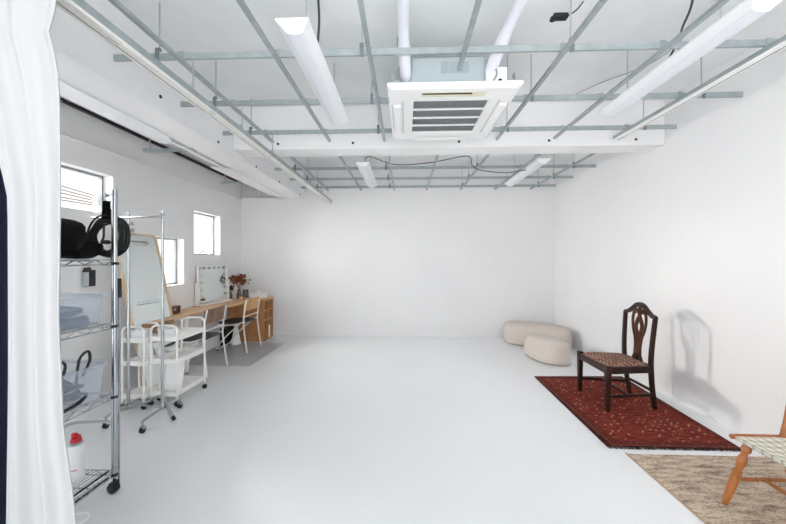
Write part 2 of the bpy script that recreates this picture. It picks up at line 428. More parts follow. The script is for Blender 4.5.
# lighting tracks
t = thing('light_track', (-1.30, 3.1, 2.33), 'long white track with slot hung along left soffit', 'lighting track')
M().box(-.028, .022, -2.0, 2.65, 0, .004).box(-.028, -.018, -2.0, 2.65, -.004, .022).box(-.006, 0, -2.0, 2.65, -.003, .022).box(.012, .022, -2.0, 2.65, -.004, .022).build('track', mat('ivory_track', '#edebe6', .4), t)
M().box(-.017, -.008, -2.0, 2.65, -.0005, .003).build('slot', mat('track_slot_grey', '#9a9a97', .6), t)
M().box(-.02, .02, -2.0, 2.65, .022, .062).build('channel', STEEL, t)
for y in (-1.68, -.95, 0, 1.1): M().box(-.029, .023, y-.03, y+.03, -.001, .006).build('joint_cover', mat('track_joint', '#c9c8c2', .5), t)
for y in (1.98, 2.59, 3.2, 4.51, 5.10):
    M().box(-.012, .012, y-3.1-.015, y-3.1-.01, .05, .10).tube([(0, y-3.1, .062), (0, y-3.1, .256)], .0045, 6).build('hanger', ZINC, t)
t = thing('light_track', (2.09, 1.9, 2.534), 'white track with dark slot hung near right wall', 'lighting track')
M().box(-.026, .026, -1.4, 1.44, 0, .014).build('track', WHITE_MET, t)
M().box(.006, .012, -1.4, 1.43, -.001, .003).build('slot', DARK_STEEL, t)
M().box(-.02, .02, -1.4, 1.44, .014, .03).build('channel', STEEL, t)

# strip lights
def strip_light(x, y0, y1, label):
    t = thing('strip_light', (x, (y0+y1)/2, 2.52), label, 'ceiling light', 'white strip lights')
    h = (y1-y0)/2
    vs = []
    prof = [(-.085, .065), (-.085, .055), (-.045, .022), (.045, .022), (.085, .055), (.085, .065)]
    m = M(); k = len(prof)
    m.add([(p[0], -h if p[1] > .03 else -h+.04, p[1]) for p in prof] + [(p[0], h if p[1] > .03 else h-.04, p[1]) for p in prof],
          [tuple(range(k)), tuple(range(2*k-1, k-1, -1))] + [(i, k+i, k+(i+1) % k, (i+1) % k) for i in range(k)])
    m.build('housing', LAMP_WHITE, t, smooth=0)
    lp = [(.045*math.cos(a), .022-.016*math.sin(a)) for a in [PI*i/10 for i in range(11)]]
    m = M(); k = len(lp)
    m.add([(p[0], -h+.04, p[1]) for p in lp] + [(p[0], h-.04, p[1]) for p in lp], [tuple(range(k)), tuple(range(2*k-1, k-1, -1))] + [(i, k+i, k+(i+1) % k, (i+1) % k) for i in range(k)])
    m.build('lens', LAMP_LENS, t)
    for y in (-h*.6, h*.6): M().tube([(0, y, .06), (0, y, ZS-2.52)], .0045, 6).build('hanger', ZINC, t)
strip_light(-.575, 1.655, 2.91, 'white strip light left of cassette air conditioner')
strip_light(1.685, 1.58, 2.81, 'white strip light beside the right track')
strip_light(-.54, 4.15, 5.45, 'small far white strip light behind beam, left one')
strip_light(1.69, 4.08, 5.42, 'small far white strip light behind beam, right one')

# ------------------------------------------------------------------ cassette air conditioner
ac = thing('air_conditioner', (.33, 2.685, 2.50), 'white four way cassette air conditioner hung under ceiling slab', 'air conditioner')
W, D = .448, .49
def sq(w, d, z): return [(-w, -d, z), (w, -d, z), (w, d, z), (-w, d, z)]
# ring shaped face panel, open in the middle
m = M(); L = [sq(W, D, .035), sq(W, D, .012), sq(W-.03, D-.03, 0), sq(.285, .315, 0), sq(.285, .315, .035)]
vs = sum(L, []); fs = [(a*4+i, a*4+(i+1) % 4, (a+1)*4+(i+1) % 4, (a+1)*4+i) for a in range(4) for i in range(4)] + [(16+i, 16+(i+1) % 4, (i+1) % 4, i) for i in range(4)]
m.add(vs, fs).build('face_panel', AC_WHITE, ac, smooth=0, bevel=.003)
m = M()
for i in range(5): m.box(-.285, .285, -.3+i*.15-.007, -.3+i*.15+.007, .0, .012)
m.box(-.285, -.268, -.315, .315, -.006, .012).box(.268, .285, -.315, .315, -.006, .012)
g = m.build('intake_grille', AC_WHITE, ac)
m = M()
for i in range(46):
    x = -.262+i*.0116; m.box(x-.002, x+.002, -.3, .3, .006, .012)
m.build('filter_slats', mat('grille_slat_grey', '#8f9294', .6), g)
M().box(-.285, .285, -.315, .315, .0135, .018).build('filter', AC_DARK, ac)
# louvres: near, far, left, right
m = M().box(-.22, .22, -.425, -.355, -.003, .004); lv = m.build('louvre', AC_CREAM, ac, bevel=.003)
M().box(-.21, .13, -.412, -.397, -.006, .0).build('air_slot', BLACK, lv)
M().bar((-.24, .43, -.012), (.24, .43, -.012), .075, .008).build('louvre', AC_WHITE, ac, bevel=.003)
for s in (-1, 1):
    lv = M().box(s*.39-.026, s*.39+.026, -.24, .24, -.016, .003).build('louvre', AC_WHITE, ac, bevel=.006)
    M().box(s*.346-.006, s*.346+.006, -.3, .3, -.002, .003).box(s*.426-.004, s*.426+.004, -.24, .2, -.002, .003).build('air_slot', GREYPANEL, lv)
body = [(-.28, -.40), (.21, -.40), (.36, -.27), (.40, -.2), (.40, .36), (.28, .42), (-.28, .42), (-.40, .3), (-.40, -.27)]
M().prism(body, .03, .25).build('casing', AC_STEEL, ac, smooth=0, bevel=.004)
M().box(-.08, -.035, -.403, -.4, .14, .22).box(-.03, .11, -.403, -.4, .14, .22).build('service_plate', mat('plate_steel', '#a9b5ba', .4, .4), ac, bevel=.002)
M().box(.22, .36, -.43, -.30, .02, .16).build('drain_box', AC_WHITE, ac, bevel=.005)
M().lathe([(.014, -.002), (.014, .012)], (.31, -.43, .06), (.31, -1, .06), 10).build('drain_plug', BLACK, ac)
for s in (-1, 1):
    x = s*.39 + .005
    b = M().box(x-.04, x+.04, -.36, -.30, .05, .06).box(x-.04, x-.034, -.38, -.28, .03, .15).box(x+.03, x+.036, -.38, -.28, .03, .15).box(x-.02, x+.02, -.385, -.379, .04, .11).build('mounting_bracket', ZINC, ac)
    M().tube([(x, -.32, .03), (x, -.32, .45)], .005, 6).build('hanger_rod', ZINC, b)
    M().box(x-.05, x+.05, .30, .34, .05, .08).tube([(x, .32, .03), (x, .32, .45)], .005, 6).build('mounting_bracket', ZINC, ac)
M().tube(spline([(-.34, -1.9, .30), (-.34, -.8, .29), (-.335, -.55, .24), (-.325, -.40, .15), (-.30, -.28, .13)], 6), [.034]*12+[.040]*13, 14).build('insulated_pipe', FOAM, ac)
M().tube(spline([(.33, -1.9, .30), (.31, -.9, .29), (.29, -.6, .25), (.26, -.45, .17), (.25, -.3, .15)], 6), [.034]*12+[.040]*13, 14).build('insulated_pipe', FOAM, ac)
M().tube(spline([(.27, -.44, .17), (.285, -.45, .1), (.25, -.44, .04)], 5), .006, 6).build('wire', mat('grey_wire', '#8f979b', .6), ac)

# ceiling cables
def cable(name, pts, r, m, label, cat='cable', n=6):
    P = spline(pts, 8); return tag(M().tube(P, r, n).build(name, m, org=P[0]), label, cat)
CW = mat('dark_wire', '#3c3e40', .6)
cable('ceiling_cable', [(-0.578, 4.42, 2.557), (-0.551, 4.42, 2.624), (-0.483, 4.42, 2.737), (-0.134, 4.42, 2.626), (0.347, 4.42, 2.648), (0.824, 4.42, 2.729), (0.89, 4.42, 2.609), (0.995, 4.42, 2.542), (1.323, 4.42, 2.504), (1.597, 4.42, 2.536)], .006, CW, 'black cable sagging along ceiling frame behind white beam')
cable('ceiling_cable', [(1.36, 1.6, 2.80), (1.40, 1.66, 2.62), (1.51, 1.85, 2.625), (1.60, 2.0, 2.635), (1.63, 2.1, 2.60), (1.66, 2.2, 2.60), (1.73, 2.3, 2.64)], .006, CW, 'dark cable looping over bar beside right strip light')
cable('ceiling_cable', [(-.53, 2.0, 2.94), (-.525, 2.0, 2.8), (-.54, 2.0, 2.6)], .008, DARK_STEEL, 'dark cable dropping from slab above the left strip light')
cable('ceiling_cable', [(1.9, 2.0, 2.94), (1.95, 2.6, 2.90), (1.75, 3.0, 2.93), (1.6, 3.3, 2.94)], .004, mat('grey_cable', '#9a9fa2', .6), 'thin grey cable along slab above right track')
t = thing('wire_connector', (.96, 2.08, 2.86), 'black connector block dangling from slab right of the air conditioner', 'connector')
M().box(-.045, .045, -.02, .02, -.015, .015).box(-.06, -.03, -.015, .015, -.025, -.002).build('block', BLACK, t, bevel=.005)
M().tube(spline([(.04, 0, 0), (.1, 0, .04), (.14, 0, .09)], 4), .004, 6).build('lead', CW, t)

# ------------------------------------------------------------------ curtains
def curtain(name, xs0, edge, y, amp, waves, m, label, z0=.0, z1=2.6, dens=.012, thick=.004):
    zs = [z0 + (z1-z0)*i/40 for i in range(41)]
    nx = 90; vs = []
    for z in zs:
        xe = edge(z); xl = xs0(z) if callable(xs0) else xs0
        for i in range(nx):
            t = i/(nx-1); x = xl + (xe-xl)*t
            a = amp*(.55+.45*(1-z/2.6))
            vs.append((x, y + min(1, (1-t)*10)*(a*math.sin(waves*2*PI*t + .4*math.sin(z*1.3)) + .35*a*math.sin(waves*4.3*PI*t+1+z*.7)), z))
    fs = [(j*nx+i, j*nx+i+1, (j+1)*nx+i+1, (j+1)*nx+i) for j in range(40) for i in range(nx-1)]
    o = M().add(vs, fs).build(name, m, smooth=180, org=(edge(0), y, 0))
    sd = o.modifiers.new('thickness', 'SOLIDIFY'); sd.thickness = thick
    return tag(o, label, 'curtain')
def e_white(z):
    pts = [(0, -1.005), (0.534, -1.035), (0.634, -1.046), (0.822, -1.075), (1.168, -1.09), (1.577, -1.084), (1.851, -1.087), (1.98, -1.095), (2.044, -1.115), (2.094, -1.125), (2.138, -1.105), (2.176, -1.095), (2.6, -1.095)]
    for (a, b), (c, d) in zip(pts, pts[1:]):
        if a <= z <= c: return b+(d-b)*(z-a)/(c-a)
    return pts[-1][1]
curtain('curtain', lambda z: -1.268-.012*max(0, 1.0-z)-.35*max(0, z-1.55)**1.2, e_white, 1.0, .016, 2.5, CURTAIN, 'white full length curtain hanging at left edge of view')
curtain('blackout_curtain', -1.75, lambda z: -1.25, 1.075, .015, 3, NAVY, 'dark navy blackout curtain left of the white curtain', z1=2.55)

# ------------------------------------------------------------------ wire shelving
SX, SY = -1.69, 1.86
rk = thing('wire_shelving', (-1.99, 1.635, 0), 'chrome wire shelving unit on black casters beside white curtain', 'shelving unit')
hw, hd = .30, .225
PH = 1.76
for sx in (-1, 1):
    for sy in (-1, 1):
        x, y = sx*hw, sy*hd
        p = M().lathe([(.0145, .09), (.0145, PH-.03), (.0155, PH-.03), (.0155, PH), (.012, PH+.004)], (x, y, 0), None, 14).build('post', CHROME, rk)
        for zz in (.13, .58, .99, 1.355):
            M().lathe([(.016, zz-.028), (.0175, zz-.024), (.0165, zz-.008)], (x, y, 0), None, 14).build('shelf_collar', RUBBER, p)
            M().lathe([(.0175, zz-.012), (.0175, zz+.014), (.016, zz+.016)], (x, y, 0), None, 14).build('shelf_sleeve', CHROME, p)
        c = M().lathe([(.008, .05), (.008, .10), (.017, .10), (.017, .105)], (x, y, 0), None, 12).build('caster', BLACK, rk)
        M().lathe([(.024, -.018), (.029, -.014), (.029, .014), (.024, .018)], (x-.006, y, .0292), (x-.006, y-1, .0292), 18).box(x-.016, x+.010, y-.023, y+.023, .035, .064).build('wheel', RUBBER, c)
for zz in (.13, .58, .99, 1.355):
    m = M(); r = .0032
    for dz in (0, -.03):
        m.tube([(-hw, -hd, zz+dz), (hw, -hd, zz+dz), (hw, hd, zz+dz), (-hw, hd, zz+dz)], r, 6, True)
    for (ax, ay, bx, by, n) in ((hw, -hd, hw, hd, 8), (-hw, -hd, -hw, hd, 8), (-hw, hd, hw, hd, 10), (-hw, -hd, hw, -hd, 10)):
        pts = [(ax+(bx-ax)*i/n, ay+(by-ay)*i/n, zz-.03*(i % 2)) for i in range(n+1)]
        m.tube(pts, .0022, 5)
    for i in range(1, 24): m.tube([(-hw+2*hw*i/24, -hd, zz), (-hw+2*hw*i/24, hd, zz)], .0019, 5)
    for y in (-.08, .08): m.tube([(-hw, y, zz-.005), (hw, y, zz-.005)], .0028, 5)
    m.build('shelf', CHROME, rk)
M().box(hw-.012, hw-.002, -hd+.02, hd-.03, .104, .112).box(hw-.012, hw-.002, -hd+.02, hd-.03, .142, .148).build('edge_guard', BLACK, rk)

# things on the shelving
tag_ = tag
m = M()
def blob(m, c, r, seed, n=18, k=12, flat=.0):
    rr = random.Random(seed); ph = [rr.uniform(0, 6) for _ in range(6)]
    vs = []; fs = []
    for i in range(k+1):
        th = PI*i/k
        for j in range(n):
            a = 2*PI*j/n
            w = 1+.10*math.sin(3*a+ph[0])*math.sin(2*th+ph[1])+.07*math.sin(5*a+ph[2]+3*th)
            cx = math.copysign(abs(math.cos(a))**.65, math.cos(a)); sy_ = math.copysign(abs(math.sin(a))**.65, math.sin(a))
            s_ = math.sin(th)**.6
            vs.append((c[0]+r[0]*s_*cx*w, c[1]+r[1]*s_*sy_*w, c[2]+r[2]*math.copysign(abs(math.cos(th))**.75, math.cos(th))))
    for i in range(k):
        for j in range(n): fs.append((i*n+j, i*n+(j+1) % n, (i+1)*n+(j+1) % n, (i+1)*n+j))
    m.add(vs, fs)
t = thing('equipment_bag', (-1.93, 1.66, 1.3585), 'black cloth equipment bag slumped on top wire shelf', 'bag')
m = M(); blob(m, (.03, -.01, .112), (.185, .13, .111), 3); m.build('body', BLACK_CLOTH, t)
m = M(); blob(m, (.10, .12, .055), (.10, .07, .054), 9); m.build('side_pocket', BLACK_CLOTH, t)
m = M()
for k in range(14):
    m.tube(spline([(.0+R.uniform(-.1, .2), -.11+R.uniform(-.02, .02), .05+R.uniform(0, .12)) for _ in range(3)], 4), .003, 5)
m.build('dangling_cord', BLACK, t)
# coiled cable on a strap
t = thing('cable_coil', (-1.79, 1.93, 1.497), 'coiled black cable hanging by a strap from shelving post', 'cable')
m = M()
for k in range(15):
    r = .085+.04*R.random(); oy = R.uniform(-.016, .016); cx, cz = R.uniform(-.008, .008), R.uniform(-.01, .005)
    m.tube([(cx+r*math.cos(a), oy+.006*math.sin(3*a+k), cz+r*math.sin(a)*1.02) for a in [2*PI*i/40 for i in range(40)]], .0062, 6, True)
m.build('coil', CABLE_BLACK, t)
M().prism([(-.032, .08), (.030, .08), (.024, .21), (-.022, .215)], -.02, .02, Matrix.Rotation(PI/2, 4, 'X')).build('strap', BLACK_CLOTH, t, bevel=.006)
M().tube(spline([(-.02, 0, .21), (-.025, 0, .235), (.0, 0, .25), (.03, -.03, .24), (.035, -.06, .245)], 5), .005, 6).build('hook', CHROME, t)
M().tube(spline([(-.03, 0, .11), (-.03, 0, 0), (-.04, .0, -.03), (0, 0, -.04), (.03, 0, -.03)], 5), .006, 6).lathe([(.013, -.02), (.013, .02)], (-.02, 0, -.035), (1, 0, -.035), 10).build('plug_lead', CABLE_BLACK, t)
# storage bins
def storage_bin(loc, w, d, h, label, group):
    t = thing('storage_bin', loc, label, 'storage bin', group)
    p0, p1 = rrect(w*.92, d*.92, .03), rrect(w, d, .035); k = len(p0)
    q0, q1 = rrect(w*.92-.006, d*.92-.006, .028), rrect(w-.006, d-.006, .033)
    m = M().add([(x, y, 0) for x, y in p0]+[(x, y, h) for x, y in p1]+[(x, y, h) for x, y in q1]+[(x, y, .004) for x, y in q0],
                [tuple(range(k-1, -1, -1)), tuple(range(3*k, 4*k))]+[(a*k+i, a*k+(i+1) % k, (a+1)*k+(i+1) % k, (a+1)*k+i) for a in range(3) for i in range(k)])
    m.build('tub', BIN, t)
    pr = rrect(w+.03, d+.03, .045)
    pi_ = rrect(w-.002, d-.002, .035)
    M().add([(x, y, h-.018) for x, y in pr]+[(x, y, h+.002) for x, y in pr]+[(x, y, h+.002) for x, y in pi_]+[(x, y, h-.018) for x, y in pi_],
            [(a*k+i, a*k+(i+1) % k, ((a+1) % 4)*k+(i+1) % k, ((a+1) % 4)*k+i) for a in range(4) for i in range(k)]).build('rim', BIN, t)
    return t
storage_bin((-1.93, 1.655, .9945), .44, .36, .165, 'clear storage bin on shelf below hanging coil, holding blue grey hose', 'clear bins on the wire shelving')
storage_bin((-1.92, 1.635, .5845), .48, .35, .20, 'clear storage bin on lower shelf, black cable looping above its rim', 'clear bins on the wire shelving')
m = M(); 
for k in range(5):
    r = .055+.018*k; m.tube([(-1.90+.9*r*math.cos(a)*1.3, 1.67+r*math.sin(a), 1.03+.012*k+.004*math.sin(2*a+k)) for a in [2*PI*i/28 for i in range(28)]], .013, 8, True)
m.tube([(-1.77, 1.58, 1.015), (-1.77, 1.76, 1.02)], .03, 12)
tag(m.build('rolled_hose', CABLE_BLUE, org=(-1.9, 1.67, 1.0)), 'blue grey rolled hose inside upper clear bin', 'hose')
m = M()
for k in range(11):
    r = .06+.07*R.random(); cx = R.uniform(-.03, .05)
    m.tube([(-1.86+cx+r*math.cos(a), 1.64+r*.9*math.sin(a), .614+.008*k+.015*math.sin(a*2+k)) for a in [2*PI*i/30 for i in range(30)]], .0095, 6, True)
m.tube(spline([(-1.80, 1.74, .66), (-1.80, 1.76, .80), (-1.77, 1.78, .845), (-1.74, 1.76, .80), (-1.76, 1.74, .72)], 6), .007, 7)
m.tube(spline([(-1.95, 1.7, .68), (-1.95, 1.71, .80), (-1.91, 1.72, .81), (-1.86, 1.74, .78), (-1.84, 1.7, .7)], 6), .007, 7)
m.tube(spline([(-2.02, 1.66, .68), (-1.98, 1.66, .77), (-1.93, 1.68, .775), (-1.88, 1.64, .70)], 6), .012, 7)
tag(m.build('cable_bundle', CABLE_BLACK, org=(-1.88, 1.66, .6)), 'tangled black cable in lower clear bin', 'cable')
t = thing('spray_can', (-1.833, 1.775, .1335), 'white spray can with red cap on bottom wire shelf', 'spray can')
t.scale = (1.1, 1.1, 1.1)
M().lathe([(.031, 0), (.033, .004), (.033, .165), (.028, .176)], (0,0,0), None, 24).build('can', CAN, t)
M().lathe([(.0275, .176), (.028, .184), (.022, .19)], (0,0,0), None, 24).build('collar', ZINC, t)
M().lathe([(.024, .19), (.023, .20), (.018, .212), (.012, .214)], (0,0,0), None, 20).box(-.02, .004, -.008, .008, .21, .232).box(.006, .02, -.008, .008, .21, .225).build('cap', RED, t, bevel=.003)
m = M()
for k in range(7):
    a = -PI/2+.05+k*.13; w_ = .05
    m.add([(.0334*math.cos(a+q), .0334*math.sin(a+q), zq) for q, zq in ((0, .055), (w_*1.6, .055), (w_*1.6, .062), (0, .062))], [(0,1,2,3)])
m.build('red_print', RED, t, smooth=0)
t = thing('bottle', (-1.90, 1.765, .1335), 'small pale green bottle half hidden by curtain beside spray can', 'bottle')
M().lathe([(.024, 0), (.027, .005), (.027, .10), (.012, .125), (.012, .14)], (0,0,0), None, 18).build('body', GREEN, t)
M().lathe([(.014, .138), (.014, .165)], (0,0,0), None, 14).build('cap', TUB, t)
P = spline([(-1.80, 1.62, .006), (-1.70, 1.60, .006), (-1.655, 1.66, .006), (-1.70, 1.70, .006), (-1.78, 1.66, .006), (-1.72, 1.55, .006), (-1.64, 1.52, .006), (-1.66, 1.58, .006), (-1.8, 1.5, .006)], 8)
tag(M().tube(P, .005, 8).build('charging_cable', mat('white_cable', '#f0f0f0', .4), org=P[0]), 'white cable looped on floor beside curtain hem', 'cable')
t = thing('monopod', (-1.706, 1.908, 0), 'slim silver pole with black grip standing behind shelving post', 'pole')
M().lathe([(.008, 0), (.006, .03), (.006, 1.17), (.008, 1.17), (.008, 1.34)], (0,0,0), None, 10).build('shaft', CHROME, t)
M().lathe([(.0125, 1.13), (.0135, 1.14), (.0135, 1.23), (.012, 1.245)], (0,0,0), None, 12).build('grip', BLACK, t)
t = thing('wall_speaker', (XL, 2.92, 1.19), 'small silver and black box fixed to left wall under high window', 'speaker box')
M().box(0, .03, -.02, .02, .03, .09).box(0, .07, -.03, .035, -.08, .07).build('case', BLACK, t, bevel=.006)
M().box(.006, .066, -.034, -.029, -.075, .05).build('silver_face', ZINC, t, bevel=.004)
M().lathe([(.018, .07), (.018, .085), (.013, .085), (.013, .095)], (.035, 0, 0), None, 12).build('knob', BLACK, t)

# ------------------------------------------------------------------ garment rack
gr = thing('garment_rack', (-2.05, 2.72, 0), 'chrome garment rack on casters standing before white carts', 'garment rack')
for (x, y) in ((0, 0), (-.35, .06)):
    M().lathe([(.013, .09), (.013, .95), (.0105, .95), (.0105, 1.74), (.0125, 1.745), (.0125, 1.765)], (x, y, 0), None, 12).build('post', CHROME, gr)
    ft = M().tube(spline([(x, y-.22, .085), (x, y-.16, .095), (x, y, .10), (x, y+.16, .095), (x, y+.22, .085)], 4), .011, 10).build('foot_bar', CHROME, gr)
    for s in (-1, 1):
        c = M().tube([(x, y+s*.215, .04), (x, y+s*.215, .09)], .009, 8).box(x-.016, x+.016, y+s*.215-.012, y+s*.215+.012, .03, .056).build('caster', CHROME, gr)
        M().lathe([(.02, -.014), (.025, -.01), (.025, .01), (.02, .014)], (x, y+s*.215, .0252), (x+1, y+s*.215, .0252), 16).build('wheel', RUBBER, c)
M().tube([(.02, -.002, 1.722), (-.72, .10, 1.722)], .0105, 10).build('hanging_rail', CHROME, gr)
M().lathe([(.016, 0), (.016, .03), (.01, .035)], (-.012, 0, 1.722), (1, 0, 1.722), 10).build('end_cap', CHROME, gr)
M().tube([(0, 0, .105), (-.36, .06, .105)], .009, 8).build('base_bar', CHROME, gr)
M().tube(spline([(-.42, .06, .05), (-.25, .07, .09), (-.11, .07, .16), (-.06, .06, .165), (.0, .04, .12), (.10, -.01, .022)], 6), .013, 10).build('brace', mat('satin_steel', '#a6a8a8', .35, .8), gr)
M().lathe([(.015, 0), (.015, .03)], (.092, -.006, .03), (.112, -.015, .012), 10).build('rubber_tip', RUBBER, gr)
M().tube([(0, 0, 1.0), (-.22, 0, .968)], .005, 8).build('hook_arm', CHROME, gr)
for q in range(5):
    u = -.03-.038*q
    M().tube(spline([(u, 0, 1.0+u*.145), (u-.006, 0, 1.02+u*.145), (u-.02, 0, 1.022+u*.145), (u-.028, 0, 1.008+u*.145)], 4), .003, 6).build('hook', CHROME, gr)
for z in (1.61, 1.665):
    M().lathe([(.006, 0), (.006, .02), (.016, .022), (.016, .034), (.008, .038)], (-.34, .055, z), (1, .2, z), 8).build('clamp_knob', CHROME, gr)
tag(M().tube(spline([(-2.62, 2.40, .0), (-2.60, 2.40, .05), (-2.56, 2.40, .10), (-2.48, 2.40, .125), (-2.36, 2.40, .135), (-2.24, 2.40, .137), (-2.20, 2.40, .12), (-2.185, 2.40, .06), (-2.185, 2.40, 0)], 6), .011, 10).build('chrome_hoop', CHROME, org=(-2.35, 2.40, 0)), 'low curved chrome tube hoop on floor behind shelving', 'tube hoop')

# ------------------------------------------------------------------ white carts
CART = mat('white_cart_steel', '#f2f1ee', .4)
def cart(loc, w, d, h, label, group):
    t = thing('utility_cart', loc, label, 'cart', group)
    for y in (-d/2, d/2):
        r = .05
        pts = [(-w/2, y, .06), (-w/2, y, h-r)] + [(-w/2+r-r*math.cos(a), y, h-r+r*math.sin(a)) for a in [PI/2*i/5 for i in range(1, 6)]] + [(w/2-r+r*math.sin(a), y, h-r+r*math.cos(a)) for a in [PI/2*i/5 for i in range(0, 6)]] + [(w/2, y, .06)]
        M().tube(pts, .0095, 8).build('end_frame', CART, t)
    for z in (.09, .39, .60):
        e = .042; m = M()
        m.box(-w/2+.004, w/2-.004, -d/2, d/2, z, z+.004)
        m.box(-w/2+.002, -w/2+.006, -d/2, d/2, z, z+e).box(w/2-.006, w/2-.002, -d/2, d/2, z, z+e).box(-w/2, w/2, -d/2+.002, -d/2+.006, z, z+e).box(-w/2, w/2, d/2-.006, d/2-.002, z, z+e)
        m.build('tray', CART, t)
    for x in (-w/2, w/2):
        for y in (-d/2, d/2):
            c = M().tube([(x, y, .035), (x, y, .07)], .007, 8).build('caster', ZINC, t)
            M().lathe([(.02, -.012), (.024, -.008), (.024, .008), (.02, .012)], (x, y, .024), (x, y+1, .024), 14).build('wheel', RUBBER, c)
    return t
cart((-2.225, 3.18, 0), .245, .42, .745, 'white three tier cart whose trays run towards the folding chair', 'white three tier carts')
cart((-2.46, 2.995, 0), .20, .19, .745, 'narrow white cart squeezed behind garment rack, left one', 'white three tier carts')
def tub(x, y, z, label):
    t = thing('plastic_tub', (x, y, z), label, 'tub', 'white tubs on the carts')
    p0, p1 = rrect(.125, .085, .015, 3), rrect(.15, .10, .018, 3); k = len(p0); h = .10
    q0, q1 = rrect(.119, .079, .013, 3), rrect(.143, .093, .016, 3)
    M().add([(a, b, 0) for a, b in p0]+[(a, b, h) for a, b in p1]+[(a, b, h) for a, b in q1]+[(a, b, .004) for a, b in q0],
            [tuple(range(k-1, -1, -1)), tuple(range(3*k, 4*k))]+[(a*k+i, a*k+(i+1) % k, (a+1)*k+(i+1) % k, (a+1)*k+i) for a in range(3) for i in range(k)]).build('body', TUB, t)
    M().tube(spline([(-.03, -.052, h-.012), (-.02, -.056, h+.004), (.02, -.056, h+.004), (.03, -.052, h-.012)], 4), .004, 6).build('handle', TUB, t)
    return t
tub(-2.46, 2.99, .605, 'white plastic tub in top tray of narrow left cart')
tub(-2.255, 3.06, .605, 'white plastic tub in top tray of the wider cart')
t = thing('foam_board', (-2.235, 3.10, .0955), 'white foam board sheets leaning inside the wider white cart', 'board')
rot = Matrix.Rotation(math.radians(-9), 4, 'X')
M().box(-.085, .09, -.012, -.004, 0, .28, rot).build('sheet', PAPER, t, bevel=.001)
M().box(-.08, .085, .004, .010, 0, .25, rot).build('sheet', TUB, t, bevel=.001)

# ------------------------------------------------------------------ leaning mirror
fm = thing('floor_mirror', (-2.55, 3.435, 0), 'tall wood framed mirror leaning on the left wall behind carts', 'mirror')
lean = math.atan(.217); L_ = 1.66
mt = Matrix.Rotation(-lean, 4, 'Y') @ Matrix(((0, 0, 1, 0), (1, 0, 0, 0), (0, 1, 0, 0), (0, 0, 0, 1)))   # (u,v,w) -> (w thickness along x, u along y, v up)
def mring(w0, h0, r0, w1, h1, r1, za, zb, zc):
    a = [(x, y+zc) for x, y in rrect(w0, h0, r0, 6)]; b = [(x, y+zc) for x, y in rrect(w1, h1, r1, 6)]; k = len(a)
    vs = [mt @ Vector((x, y, z)) for z in (za, zb) for x, y in a] + [mt @ Vector((x, y, z)) for z in (za, zb) for x, y in b]
    fs = []
    for i in range(k):
        j = (i+1) % k
        fs += [(i, j, k+j, k+i), (2*k+i, 3*k+i, 3*k+j, 2*k+j), (k+i, k+j, 3*k+j, 3*k+i), (i, 2*k+i, 2*k+j, j)]
    return M().add(vs, fs)
mring(.56, L_, .05, .538, L_-.022, .042, 0.004, .03, L_/2+.005).build('frame', MIRROR_WOOD, fm)
M().prism([(x, y+L_/2+.005) for x, y in rrect(.54, L_-.02, .045, 6)], .006, .018, mt).build('glass', MIRROR, fm)
M().box(-.03, .0, -.27, .27, .3, .34, Matrix.Rotation(-lean, 4, 'Y')).build('back_rail', MIRROR_WOOD, fm)

# ------------------------------------------------------------------ dressing counter
ZT = .705
dk = thing('dressing_counter', (-2.7, 4.6, 0), 'long oak counter running along left wall under windows', 'counter')
def W2(p): return (p[0]+2.7, p[1]-4.6)
M().prism([W2(p) for p in ((-2.925, 3.45), (-2.625, 3.45), (-2.30, 5.72), (-2.925, 5.72))], ZT-.025, ZT).build('top', OAK, dk, bevel=.003)
lg = M().box(.085, .125, -.79, -.75, .012, ZT-.025).build('leg', WHITE_MET, dk, bevel=.004)
M().lathe([(.022, 0), (.02, .014)], (.105, -.77, 0), None, 12).build('foot', RUBBER, lg)
M().bar((.10, -.77, ZT-.05), (-.2, -.77, ZT-.05), .03, .04).build('bracket', WHITE_MET, dk)
sh = thing('cubby_shelf', (-2.61, 5.52, 0), 'oak cubby shelf unit holding up far end of counter', 'shelf unit')
HS = ZT-.025
M().box(-.30, .30, -.19, -.17, 0, HS).build('side_panel', OAK_SIDE, sh, bevel=.002)
M().box(-.30, .30, .17, .19, 0, HS).build('side_panel', OAK_SIDE, sh, bevel=.002)
M().box(-.28, .295, -.008, .008, .02, HS-.02).build('divider', OAK_SIDE, sh)
M().box(-.30, -.285, -.17, .17, 0, HS).build('back_panel', OAK_SIDE, sh)
for z in (0, .33, .49, HS-.02): M().box(-.285, .298, -.17, .17, z, z+.018).build('shelf', OAK_SIDE, sh, bevel=.001)
tag(M().box(-2.42, -2.335, 5.57, 5.64, .019, .22).build('carton', PAPER, bevel=.004, org=(-2.38, 5.6, .019)), 'white carton in lower right cubby of oak shelf', 'carton')
tag(M().lathe([(.04, 0), (.045, .01), (.03, .09), (.034, .1)], (-2.40, 5.61, .509), None, 14).build('small_jar', mat('pink_ceramic', '#c9a59a', .5), org=(-2.40, 5.61, .509)), 'small pinkish jar in upper right cubby of oak shelf', 'jar')
tag(M().lathe([(.045, 0), (.05, .01), (.045, .13), (.03, .15)], (-2.42, 5.43, .019), None, 14).build('dark_bottle', BLACK, org=(-2.42, 5.43, .019)), 'black bottle in lower left cubby of oak shelf', 'bottle')
tag(M().box(-2.45, -2.36, 5.38, 5.46, .349, .45).build('leather_box', LEATHER, bevel=.006, org=(-2.4, 5.42, .349)), 'brown leather box in the middle left cubby', 'box')

